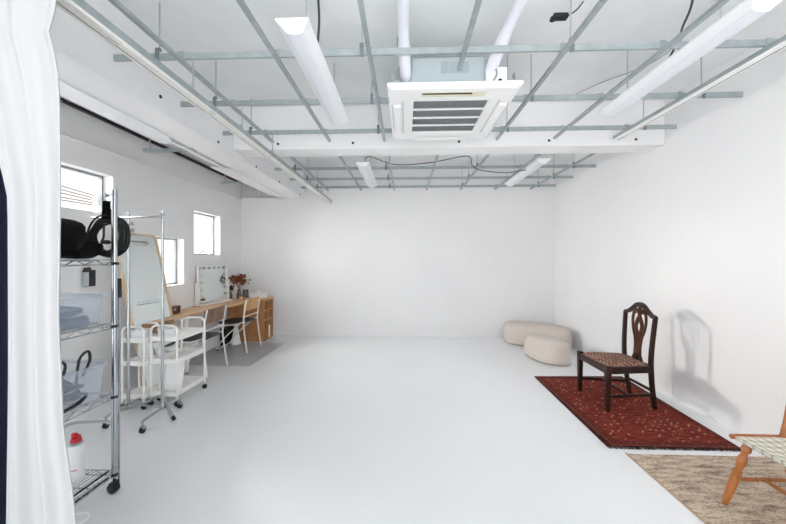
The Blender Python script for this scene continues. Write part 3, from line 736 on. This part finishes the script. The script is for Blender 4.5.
# vanity mirror
vm = thing('vanity_mirror', (-2.855, 4.81, ZT), 'white framed vanity mirror with round bulbs on oak counter', 'mirror', rz=-.12)
M().box(-.06, .09, -.34, .32, 0, .025).build('base', WHITE_MET, vm, bevel=.006)
for s in (-1, 1): M().box(-.02, .03, s*.325-.012, s*.325+.012, .02, .32).build('upright', WHITE_MET, vm, bevel=.004)
tm = Matrix.Rotation(math.radians(-3), 4, 'Y')
def V3(y0, y1, z0, z1, x0, x1): return M().box(x0, x1, y0, y1, z0, z1, tm)
m = M().box(0, .035, -.31, .31, .035, .055, tm).box(0, .035, -.31, .31, .545, .565, tm).box(0, .035, -.31, -.29, .055, .545, tm).box(0, .035, .29, .31, .055, .545, tm).box(0, .01, -.30, .30, .045, .555, tm)
m.build('frame', WHITE_MET, vm, bevel=.003)
M().box(.011, .02, -.29, .29, .055, .545, tm).build('glass', MIRROR, vm)
bul = [(-.262+.105*i, .522) for i in range(6)] + [(s*.265, .42-.10*i) for s in (-1, 1) for i in range(4)]
for y, z in bul:
    q = tm @ Vector((.02, y, z)); ax = tm.to_3x3() @ Vector((1, 0, 0))
    b = M().lathe([(.016, 0), (.016, .006), (.019, .012), (.018, .024), (.010, .032), (.003, .034)], q, q+ax, 12).build('bulb', BULB, vm)
    M().lathe([(.0185, 0), (.0185, .005)], q, q+ax, 12).build('socket', mat('bulb_ring', '#77797a', .4, .5), b)

# items on the counter
t = thing('leather_case', (-2.76, 3.80, ZT), 'dark brown leather case on counter beside leaning mirror', 'case', rz=.1)
M().box(-.04, .04, -.12, .12, 0, .085).build('body', LEATHER, t, bevel=.008)
M().box(-.043, .044, -.122, .122, .06, .092).build('lid', LEATHER, t, bevel=.006)
M().box(.04, .047, -.02, .02, .045, .07).build('clasp', ZINC, t, bevel=.002)
def bouquet(loc, label, vlabel, vm_, bm_, n, spread, height, vr, vh, seed, leafsz):
    rr = random.Random(seed)
    v = thing('vase', loc, vlabel, 'vase')
    M().lathe([(vr*.7, 0), (vr, .01), (vr, vh*.55), (vr*.6, vh*.85), (vr*.8, vh), (vr*.72, vh), (vr*.52, vh*.84), (vr*.9, vh*.5), (vr*.6, .012)], (0,0,0), None, 18).build('body', vm_, v)
    f = thing('dried_flowers', (loc[0], loc[1], loc[2]+.014), label, 'flowers')
    st = M(); lv = M()
    for i in range(n):
        a = rr.uniform(0, 2*PI); s = spread*math.sqrt(rr.random()); h = height*(.72+.28*rr.random())
        tip = Vector((s*math.cos(a), s*math.sin(a), h))
        st.tube(spline([(.2*vr*math.cos(a), .2*vr*math.sin(a), 0), (.3*vr*math.cos(a), .3*vr*math.sin(a), vh), tip], 4), .0022, 5)
        for q in range(9):
            d = Vector((rr.uniform(-1, 1), rr.uniform(-1, 1), rr.uniform(-.4, 1))).normalized(); L = leafsz*rr.uniform(.6, 1.2)
            p = tip + Vector((rr.uniform(-1, 1), rr.uniform(-1, 1), rr.uniform(-1.4, .6)))*leafsz*.6
            sd = d.orthogonal().normalized()*L*.33; up = d.cross(sd).normalized()*L*.12
            lv.add([p, p+d*L*.5+sd, p+d*L, p+d*L*.5-sd, p+d*L*.45+up], [(0, 1, 4), (1, 2, 4), (2, 3, 4), (3, 0, 4)])
    st.build('stems', STEM, f); lv.build('leaves', bm_, f, smooth=0)
bouquet((-2.72, 5.32, ZT), 'bouquet of rust brown dried leaves in smoky glass vase', 'smoky glass vase holding rust brown leaves on counter', VASE_GLASS, RUST, 26, .13, .36, .036, .16, 5, .055)
bouquet((-2.81, 5.225, ZT), 'small bunch of dark dried flowers beside vanity mirror', 'slim dark vase right beside vanity mirror', VASE_GLASS, DARKBLOOM, 9, .04, .20, .028, .12, 8, .04)
t = thing('photo_frame', (-2.73, 5.56, ZT), 'small black standing frame behind flower vase on counter', 'frame', rz=-.9)
M().box(-.01, .01, -.045, .045, 0, .13).build('frame', BLACK, t, bevel=.003)
M().box(.009, .012, -.033, .033, .012, .118).build('picture', mat('grey_picture', '#6d7378', .4), t)
tag(M().lathe([(.025, 0), (.034, .012), (.03, .05), (.024, .055)], (-2.63, 5.20, ZT), None, 16).build('small_pot', OAK, org=(-2.63, 5.20, ZT)), 'little tan pot in front of flower vase', 'pot')
t = thing('tissue_box', (-2.49, 5.53, ZT), 'white tissue box on far end of oak counter', 'tissue box', rz=.15)
M().box(-.13, .13, -.065, .065, 0, .07).build('box', PAPER, t, bevel=.006)
m = M()
pts = []
for i in range(9):
    a = 2*PI*i/9; pts.append((.06*math.cos(a), .028*math.sin(a), .069))
top = [(.025*math.cos(2*PI*i/9+.4), .008*math.sin(2*PI*i/9+.4), .11+.018*math.sin(i*2.3)) for i in range(9)]
m.add(pts+top, [(i, (i+1) % 9, 9+(i+1) % 9, 9+i) for i in range(9)]+[tuple(range(9, 18))]).build('tissue', PAPER, t)
# under the counter
tag(M().lathe([(.075, 0), (.075, .01), (.055, .12), (.03, .26), (.028, .30), (.02, .31)], (-2.70, 5.18, 0), None, 22).build('floor_vase', TUB, org=(-2.70, 5.18, 0)), 'white conical floor vase under counter behind light chair', 'vase')
tag(M().box(-2.92, -2.79, 5.10, 5.30, 0, .26).build('waste_bin', BLACK, bevel=.012, org=(-2.855, 5.2, 0)), 'black waste bin under counter beside white floor vase', 'bin')

# ------------------------------------------------------------------ folding chairs (back towards +x, facing the counter)
def folding_chair(loc, rz, back_mat, label):
    t = thing('folding_chair', loc, label, 'chair', 'folding chairs at the counter', rz)
    # local: +x is the back of the chair
    for s in (-1, 1):
        y = s*.215
        M().tube(spline([(.245, y*1.04, 0), (.215, y*1.02, .20), (.19, y, .42), (.205, y, .60), (.235, y, .77)], 5), .0105, 8).build('back_leg', WHITE_TUBE, t)
    M().tube(spline([(.12, -.19, .405), (-.05, -.19, .26), (-.20, -.19, .10)], 4) + [Vector((-.232, -.18, .045)), Vector((-.24, -.15, .03)), Vector((-.24, .15, .03)), Vector((-.232, .18, .045))] + spline([(-.20, .19, .10), (-.05, .19, .26), (.12, .19, .405)], 4), .0095, 8).build('front_leg_loop', WHITE_TUBE, t)
    for s in (-1, 1):
        M().tube([(-.238, s*.15, .03), (-.238, s*.15, .0)], .011, 8).build('foot_cap', RUBBER, t)
        M().tube(spline([(.20, s*.2, .44), (0, s*.2, .395), (-.2, s*.2, .40)], 4), .009, 8).build('seat_rail', WHITE_TUBE, t)
    st = [(x*1.0, y) for x, y in rrect(.40, .40, .05)]
    M().prism([(x-.02, y) for x, y in st], .405, .432).build('seat', SEAT_GREY, t, bevel=.008)
    # curved backrest plate
    m = M(); n = 12; vs = []
    for z, dx in ((.595, .193), (.772, .22)):
        for th in (0, .014):
            for i in range(n+1):
                y = -.225+.45*i/n; vs.append((dx+.022*(1-(y/.225)**2)+th-.012, y, z))
    a = n+1
    for i in range(n):
        vs_ = (i, i+1)
        m_f = [(i, i+1, 2*a+i+1, 2*a+i), (a+i, 3*a+i, 3*a+i+1, a+i+1), (i, a+i, a+i+1, i+1), (2*a+i, 2*a+i+1, 3*a+i+1, 3*a+i)]
        m.f += m_f
    m.f += [(0, 2*a, 3*a, a), (n, a+n, 3*a+n, 2*a+n)]
    m.v = [Vector(p) for p in vs]
    m.build('backrest', back_mat, t, bevel=.004)
    M().tube([(.20, -.213, .52), (.20, .213, .52)], .008, 8).build('cross_bar', WHITE_TUBE, t)
    return t
folding_chair((-2.515, 3.92, 0), 0.03, WALNUT, 'folding chair with dark walnut backrest, nearer one at counter')
folding_chair((-2.53, 4.93, 0), -.02, BEECH, 'folding chair with pale beech backrest beside oak cubby shelf')
tag(M().prism([(-2.90, 4.13), (-1.97, 4.12), (-1.93, 5.28), (-2.90, 5.28)], 0.0005, .003).build('floor_mat', MAT_GREY, smooth=0, org=(-2.4, 4.7, 0)), 'flat grey mat on floor under the folding chairs', 'mat')

# ------------------------------------------------------------------ poufs
def pouf(foot, h, label):
    P = spline([(x, y, 0) for x, y in foot], 8, True); k = len(P)
    c = sum(P, Vector())/k
    rings = [(.035, .0), (.012, .004), (.0, .03), (-.006, .10), (-.006, h*.55), (.002, h-.09), (.014, h-.052), (.036, h-.024), (.066, h-.008), (.10, h)]
    nr = []
    for i in range(k):
        t = (P[(i+1) % k]-P[i-1]).normalized(); n = Vector((t.y, -t.x, 0))
        if n.dot(P[i]-c) < 0 and False: n = -n
        nr.append(n)
    # orientation
    area = sum(P[i].x*P[(i+1) % k].y-P[(i+1) % k].x*P[i].y for i in range(k))
    if area < 0: nr = [-n for n in nr]
    vs = []
    for ins, z in rings:
        for i in range(k): vs.append(P[i]-nr[i]*ins+Vector((0, 0, z)))
    fs = [(a*k+i, a*k+(i+1) % k, (a+1)*k+(i+1) % k, (a+1)*k+i) for a in range(len(rings)-1) for i in range(k)]
    fs.append(tuple(range(k-1, -1, -1))); fs.append(tuple((len(rings)-1)*k+i for i in range(k)))
    t = thing('pouf', (c.x, c.y, 0), label, 'pouf', 'beige poufs in the back corner')
    M().add([v-Vector((c.x, c.y, 0)) for v in vs], fs).build('cushion', BOUCLE, t, smooth=60)
    seam = [(P[i]-nr[i]*.008-Vector((c.x, c.y, 0))+Vector((0, 0, .014))) for i in range(k)]
    M().tube(seam, .006, 6, True).build('base_piping', mat('taupe_piping', '#93887c', .9), t)
pouf([(1.70, 4.74), (1.72, 4.50), (1.82, 4.31), (1.97, 4.24), (2.11, 4.28), (2.16, 4.46), (2.10, 4.68), (1.93, 4.82), (1.79, 4.84)], .30, 'egg shaped beige pouf nearest the red rug')
pouf([(1.63, 5.52), (1.68, 5.30), (1.86, 5.20), (2.08, 5.10), (2.26, 4.95), (2.40, 4.92), (2.50, 5.05), (2.50, 5.28), (2.34, 5.50), (2.05, 5.66), (1.76, 5.70)], .325, 'long kidney shaped beige pouf against back wall')

# ------------------------------------------------------------------ rugs
rr_ = thing('red_rug', (1.97, 3.155, 0), 'red patterned rug under the dark antique chair', 'rug')
M().prism([(x-1.97, y-3.155) for x, y in ((1.46, 2.445), (2.40, 2.43), (2.50, 3.90), (1.49, 3.865))], .001, .009).build('pile', RUG_RED, rr_, smooth=0, bevel=.002)
m = M()
for i in range(150):
    x = -.51+.94*i/149; m.add([(x, -.708, .006), (x+.005, -.708, .006), (x+.005+R.uniform(-.005, .005), -.736-R.uniform(0, .012), .002), (x+R.uniform(-.003, .003), -.736, .002)], [(0, 1, 2, 3)])
fr = m.build('fringe', mat('dark_fringe', '#2b2320', .9), rr_, smooth=0); fr['kind'] = 'stuff'
rb = thing('beige_rug', (2.04, 1.60, 0), 'beige striped rug under the woven seat chair', 'rug')
M().prism([(-.495, -.9), (.50, -.9), (.53, .748), (-.495, .748)], .001, .009).build('pile', RUG_BEIGE, rb, smooth=0, bevel=.002)
m = M()
for i in range(110):
    y = -.9+1.655*i/109; m.box(-.503, -.494, y, y+.009, .002, .008)
m.build('edge_binding', mat('tan_binding', '#b99c80', .9), rb, smooth=0)

# ------------------------------------------------------------------ antique dining chair (faces -x)
ch = thing('antique_chair', (2.02, 3.225, .009), 'dark antique dining chair with pierced splat on red rug', 'chair')
def tl(a, b, w0, w1, m=None):
    """square leg from a (top) to b (bottom), tapering"""
    a, b = Vector(a), Vector(b); m = m or M()
    vs = [a+Vector((x*w0/2, y*w0/2, 0)) for x, y in ((-1,-1),(1,-1),(1,1),(-1,1))] + [b+Vector((x*w1/2, y*w1/2, 0)) for x, y in ((-1,-1),(1,-1),(1,1),(-1,1))]
    return m.add(vs, [(0,1,2,3),(7,6,5,4),(0,4,5,1),(1,5,6,2),(2,6,7,3),(3,7,4,0)])
for s in (-1, 1):
    tl((-.222, s*.232, .405), (-.225, s*.234, 0), .046, .032).build('front_leg', MAHOG, ch, bevel=.003)
    # back leg and stile in one sweep
    pts = spline([(.232, s*.166, 0), (.205, s*.172, .18), (.188, s*.178, .38), (.190, s*.186, .55), (.212, s*.199, .825)], 5)
    ws = [.036-.006*abs(i/(len(pts)-1)-.4) for i in range(len(pts))]
    m = M(); vs = []; k = len(pts)
    for p, w in zip(pts, ws): vs += [p+Vector((x*w/2, y*w*.42, 0)) for x, y in ((-1,-1),(1,-1),(1,1),(-1,1))]
    fs = [(i*4+j, i*4+(j+1) % 4, i*4+4+(j+1) % 4, i*4+4+j) for i in range(k-1) for j in range(4)]+[(3,2,1,0), tuple(4*k-4+j for j in range(4))]
    m.add(vs, fs).build('back_stile', MAHOG, ch, bevel=.003)
    M().bar((-.22, s*.228, .36), (.19, s*.176, .36), .028, .062).build('side_rail', MAHOG, ch, bevel=.003)
    M().bar((-.22, s*.230, .13), (.21, s*.172, .13), .016, .026).build('side_stretcher', MAHOG, ch, bevel=.002)
M().bar((-.225, -.23, .36), (-.225, .23, .36), .028, .062).build('front_rail', MAHOG, ch, bevel=.003)
M().bar((.188, -.17, .365), (.188, .17, .365), .028, .06).build('back_rail', MAHOG, ch, bevel=.003)
M().bar((-.02, -.205, .13), (-.02, .205, .13), .016, .024).build('cross_stretcher', MAHOG, ch, bevel=.002)
M().bar((.212, -.168, .16), (.212, .168, .16), .014, .024).build('back_stretcher', MAHOG, ch, bevel=.002)
# slip seat
n = 12; vs = []; fs = []
for i in range(n+1):
    u = i/n; x = -.222+.40*u; hwid = .222-.05*u
    for j in range(n+1):
        v = -1+2*j/n; d = (1-(2*u-1)**6)*(1-v**6)
        vs.append((x, v*hwid, .388+.034*max(0, d)**.6))
b0 = len(vs)
for i in range(n):
    for j in range(n): a = i*(n+1)+j; fs.append((a, a+1, a+n+2, a+n+1))
vs += [(p[0], p[1], .385) for p in vs[:]]
for i in range(n):
    for (p, q) in ((i, i+1), (n*(n+1)+i, n*(n+1)+i+1), (i*(n+1), (i+1)*(n+1)), (i*(n+1)+n, (i+1)*(n+1)+n)): fs.append((p, q, b0+q, b0+p))
M().add(vs, fs).build('slip_seat', TAPESTRY, ch, smooth=60)
# crest rail and splat, as bars in the plane of the back
def bx(z): return .188+.026*max(0, (z-.42)/.42)
def back(pts, w, t=.02, close=False):
    """flat ribbon of width w following (y,z) points in the back plane"""
    P = spline([(0, y, z) for y, z in pts], 7); k = len(P)
    ww = w if isinstance(w, (list, tuple)) else [w, w]
    vs = []
    for i, p in enumerate(P):
        tg = (P[min(i+1, k-1)]-P[max(i-1, 0)]).normalized(); nn = Vector((0, -tg.z, tg.y))
        u = i/(k-1)*(len(ww)-1); a = int(min(u, len(ww)-2)); wl_ = ww[a]+(ww[a+1]-ww[a])*(u-a)
        for sx in (-1, 1):
            for sn in (-1, 1):
                q = p+nn*sn*wl_/2; vs.append((bx(q.z)+sx*t/2, q.y, q.z))
    fs = [(i*4+a, i*4+b, i*4+4+b, i*4+4+a) for i in range(k-1) for a, b in ((0, 1), (1, 3), (3, 2), (2, 0))]+[(0, 1, 3, 2), (4*k-4, 4*k-3, 4*k-1, 4*k-2)]
    return M().add(vs, fs)
back([(-.205, .812), (-.195, .825), (-.15, .838), (-.10, .870), (-.05, .908), (0, .920), (.05, .908), (.10, .870), (.15, .838), (.195, .825), (.205, .812)], [.02, .034, .034, .036, .036, .04, .036, .036, .034, .034, .02], .024).build('crest_rail', MAHOG, ch, bevel=.003)
sp = M()
for s in (-1, 1):
    for q in (back([(s*.035, .44), (s*.033, .52), (s*.045, .60), (s*.075, .68), (s*.088, .76), (s*.078, .83), (s*.06, .875)], [.022, .018, .016, .016, .016, .018, .022], .018),
              back([(s*.012, .46), (s*.012, .56), (s*.03, .65), (s*.048, .72), (s*.028, .78), (0, .815)], .012, .016),
              back([(s*.03, .50), (0, .62), (-s*.028, .70), (-s*.012, .76), (0, .80)], .010, .014),
              back([(s*.078, .84), (s*.05, .835), (s*.028, .85), (s*.035, .872), (s*.05, .868)], .012, .016),
              back([(s*.01, .80), (s*.012, .85), (s*.008, .90)], .012, .016)):
        o_ = len(sp.v); sp.v += q.v; sp.f += [tuple(i+o_ for i in f) for f in q.f]
sp.build('splat', MAHOG_L, ch, bevel=.002)
back([(0, .39), (0, .42), (0, .455)], [.13, .10, .055], .03).build('splat_shoe', MAHOG, ch, bevel=.004)

# ------------------------------------------------------------------ woven seat chair (faces -x, cut by the frame)
wc = thing('woven_chair', (1.958, 1.712, .009), 'honey coloured turned wood chair with plaid woven seat on beige rug', 'chair')
SH = .360; hx, hy = .125, .20
def turned(a, b, parent, name, sc=1.0, foot=False):
    a, b = Vector(a), Vector(b); L = (b-a).length
    pr_ = [(.010, 0), (.019, .02), (.021, .05), (.022, .10), (.015, .13), (.0135, .16), (.019, .2), (.0235, .27), (.019, .34), (.015, .38), (.0145, .41), (.0205, .43), (.0205, .455), (.0165, .465), (.0205, .475), (.0205, .50), (.0165, .51), (.021, .525), (.0205, .62), (.019, .75), (.0165, .9), (.0145, 1.0)]
    M().lathe([(r*sc, d*L) for r, d in pr_], a, b, 18).build(name, TURNED, parent)
def spindle(a, b, parent, name, r=.011):
    a, b = Vector(a), Vector(b); L = (b-a).length
    pr_ = [(.006, 0), (.008, .05), (.0115, .3), (.009, .36), (.0125, .38), (.009, .41), (.013, .5), (.009, .59), (.0125, .62), (.009, .64), (.0115, .7), (.008, .95), (.006, 1)]
    M().lathe([(q*r/.011, d*L) for q, d in pr_], a, b, 12).build(name, TURNED, parent)
for sx in (-1, 1):
    for sy in (-1, 1):
        turned((sx*(hx-.035), sy*(hy-.045), SH-.022), (sx*(hx+.075), sy*(hy-.03), .005), wc, 'leg')
leg = lambda sx, sy, z: Vector((sx*(hx-.035+(.11)*(1-z/.338)), sy*(hy-.045+.015*(1-z/.338)), z))
for sy in (-1, 1): spindle(leg(-1, sy, .145), leg(1, sy, .145), wc, 'side_stretcher')
spindle((0, -hy+.05, .145), (0, hy-.05, .145), wc, 'cross_stretcher', .012)
for s in (-1, 1):
    M().lathe([(.009, -.004), (.013, 0), (.014, .02), (.013, 2*hx+.02), (.009, 2*hx+.024)], (-hx-.012, s*hy, SH), (1, s*hy, SH), 14).build('side_rail', TURNED, wc)
    M().lathe([(.012, 0), (.012, 2*hy-.02)], (s*(hx-.01), -hy+.01, SH-.004), (s*(hx-.01), 1, SH-.004), 14).build('end_rail', TURNED, wc)
    M().lathe([(.015, 0), (.013, .1), (.016, .2), (.012, .24), (.016, .28), (.013, .45), (.009, .5), (.014, .53), (.004, .55)], (hx-.008, s*(hy-.02), SH), (hx+.11, s*(hy-.02), SH+.55), 16).build('back_post', TURNED, wc)
for z in (.18, .30, .42): M().bar((hx-.008+.214*z, -hy+.02, SH+z), (hx-.008+.214*z, hy-.02, SH+z), .012, .05).build('back_slat', TURNED, wc, bevel=.004)
n = 14; vs = []; fs = []
for i in range(n+1):
    for j in range(n+1):
        u, v = -1+2*i/n, -1+2*j/n
        vs.append((u*(hx+.004), v*(hy+.002), SH+.014-.016*(1-u*u)*(1-v*v)-.012*(abs(v)**12 if abs(v) > .99 else 0)))
b0 = len(vs); vs += [(p[0], p[1], SH-.012) for p in vs[:]]
for i in range(n):
    for j in range(n):
        a = i*(n+1)+j; fs += [(a, a+1, a+n+2, a+n+1), (b0+a, b0+a+n+1, b0+a+n+2, b0+a+1)]
    for (p, q) in ((i, i+1), (n*(n+1)+i, n*(n+1)+i+1), (i*(n+1), (i+1)*(n+1)), (i*(n+1)+n, (i+1)*(n+1)+n)): fs.append((p, q, b0+q, b0+p))
M().add(vs, fs).build('woven_seat', WOVEN, wc, bevel=.006, smooth=50)

# ------------------------------------------------------------------ light through the seen windows, plus added fill
w = bpy.data.worlds.new('sky'); bpy.context.scene.world = w; w.use_nodes = True
nt = w.node_tree; bg = nt.nodes['Background']; bg.inputs['Color'].default_value = (.97, .985, 1, 1); bg.inputs['Strength'].default_value = 1.5
def area(name, loc, rot, sx, sy, power, col=(1, 1, 1), spread=PI):
    l = bpy.data.lights.new(name, 'AREA'); l.shape = 'RECTANGLE'; l.size = sx; l.size_y = sy; l.energy = power; l.color = col
    o = bpy.data.objects.new(name, l); C.objects.link(o); o.location = loc; o.rotation_euler = rot
    l.spread = spread
    return o
PW = (10, 11, 20, 12)  # last value is fill through the added left window
for (y0, y1, z0, z1), p in zip(WIN, PW):
    area('daylight_and_fill', (XL-.215, (y0+y1)/2, (z0+z1)/2), (0, -PI/2 + (.2 if z1-z0 < 1 else 0), 0), z1-z0, y1-y0, p, (1, .985, .96), math.radians(90) if z1-z0 < 1 else PI)
area('daylight_and_fill', (-.15, YF-.3, 1.52), (PI/2, 0, 0), 4.8, 2.4, 25, (.97, .985, 1))  # added fill lamp outside the front window

area('daylight_and_fill', (XR+.25, -3.4, 1.45), (0, PI/2, 0), 2.2, 3.5, 98, (.97, .985, 1))  # added fill lamp outside the right window, lights the left wall
hz = area('daylight_and_fill', (-4.45, 5.46, 2.07), (0, 0, 0), .2, .2, 106, (1, .91, .82))
hz.rotation_euler = (Vector((2.24, 3.2, .9)) - Vector((-4.45, 5.46, 2.07))).to_track_quat('-Z', 'Y').to_euler()
sl = bpy.data.lights.new('bounce_sun', 'SUN'); sl.energy = 41; sl.angle = math.radians(2); sl.color = (1, .97, .92)  # sun added behind camera so the floor bounces light to the ceiling
so = bpy.data.objects.new('bounce_sun', sl); C.objects.link(so); so.location = (1, -9, 6)
so.rotation_euler = Vector((-.12, 1, -.66)).to_track_quat('-Z', 'Y').to_euler()

# ------------------------------------------------------------------ camera
cam = bpy.data.cameras.new('camera'); co = bpy.data.objects.new('camera', cam); C.objects.link(co)
cam.sensor_width = 36; cam.lens = 330/786*36; cam.clip_start = .05
co.location = (0, 0, 1.36); co.rotation_euler = (PI/2, 0, math.atan(12/330))
cam.shift_y = -3/786
sc = bpy.context.scene; sc.camera = co
sc.view_settings.view_transform = 'Standard'; sc.view_settings.look = 'None'
sc.view_settings.exposure = -.1; sc.view_settings.gamma = 1
sc.cycles.max_bounces = 10; sc.cycles.diffuse_bounces = 8
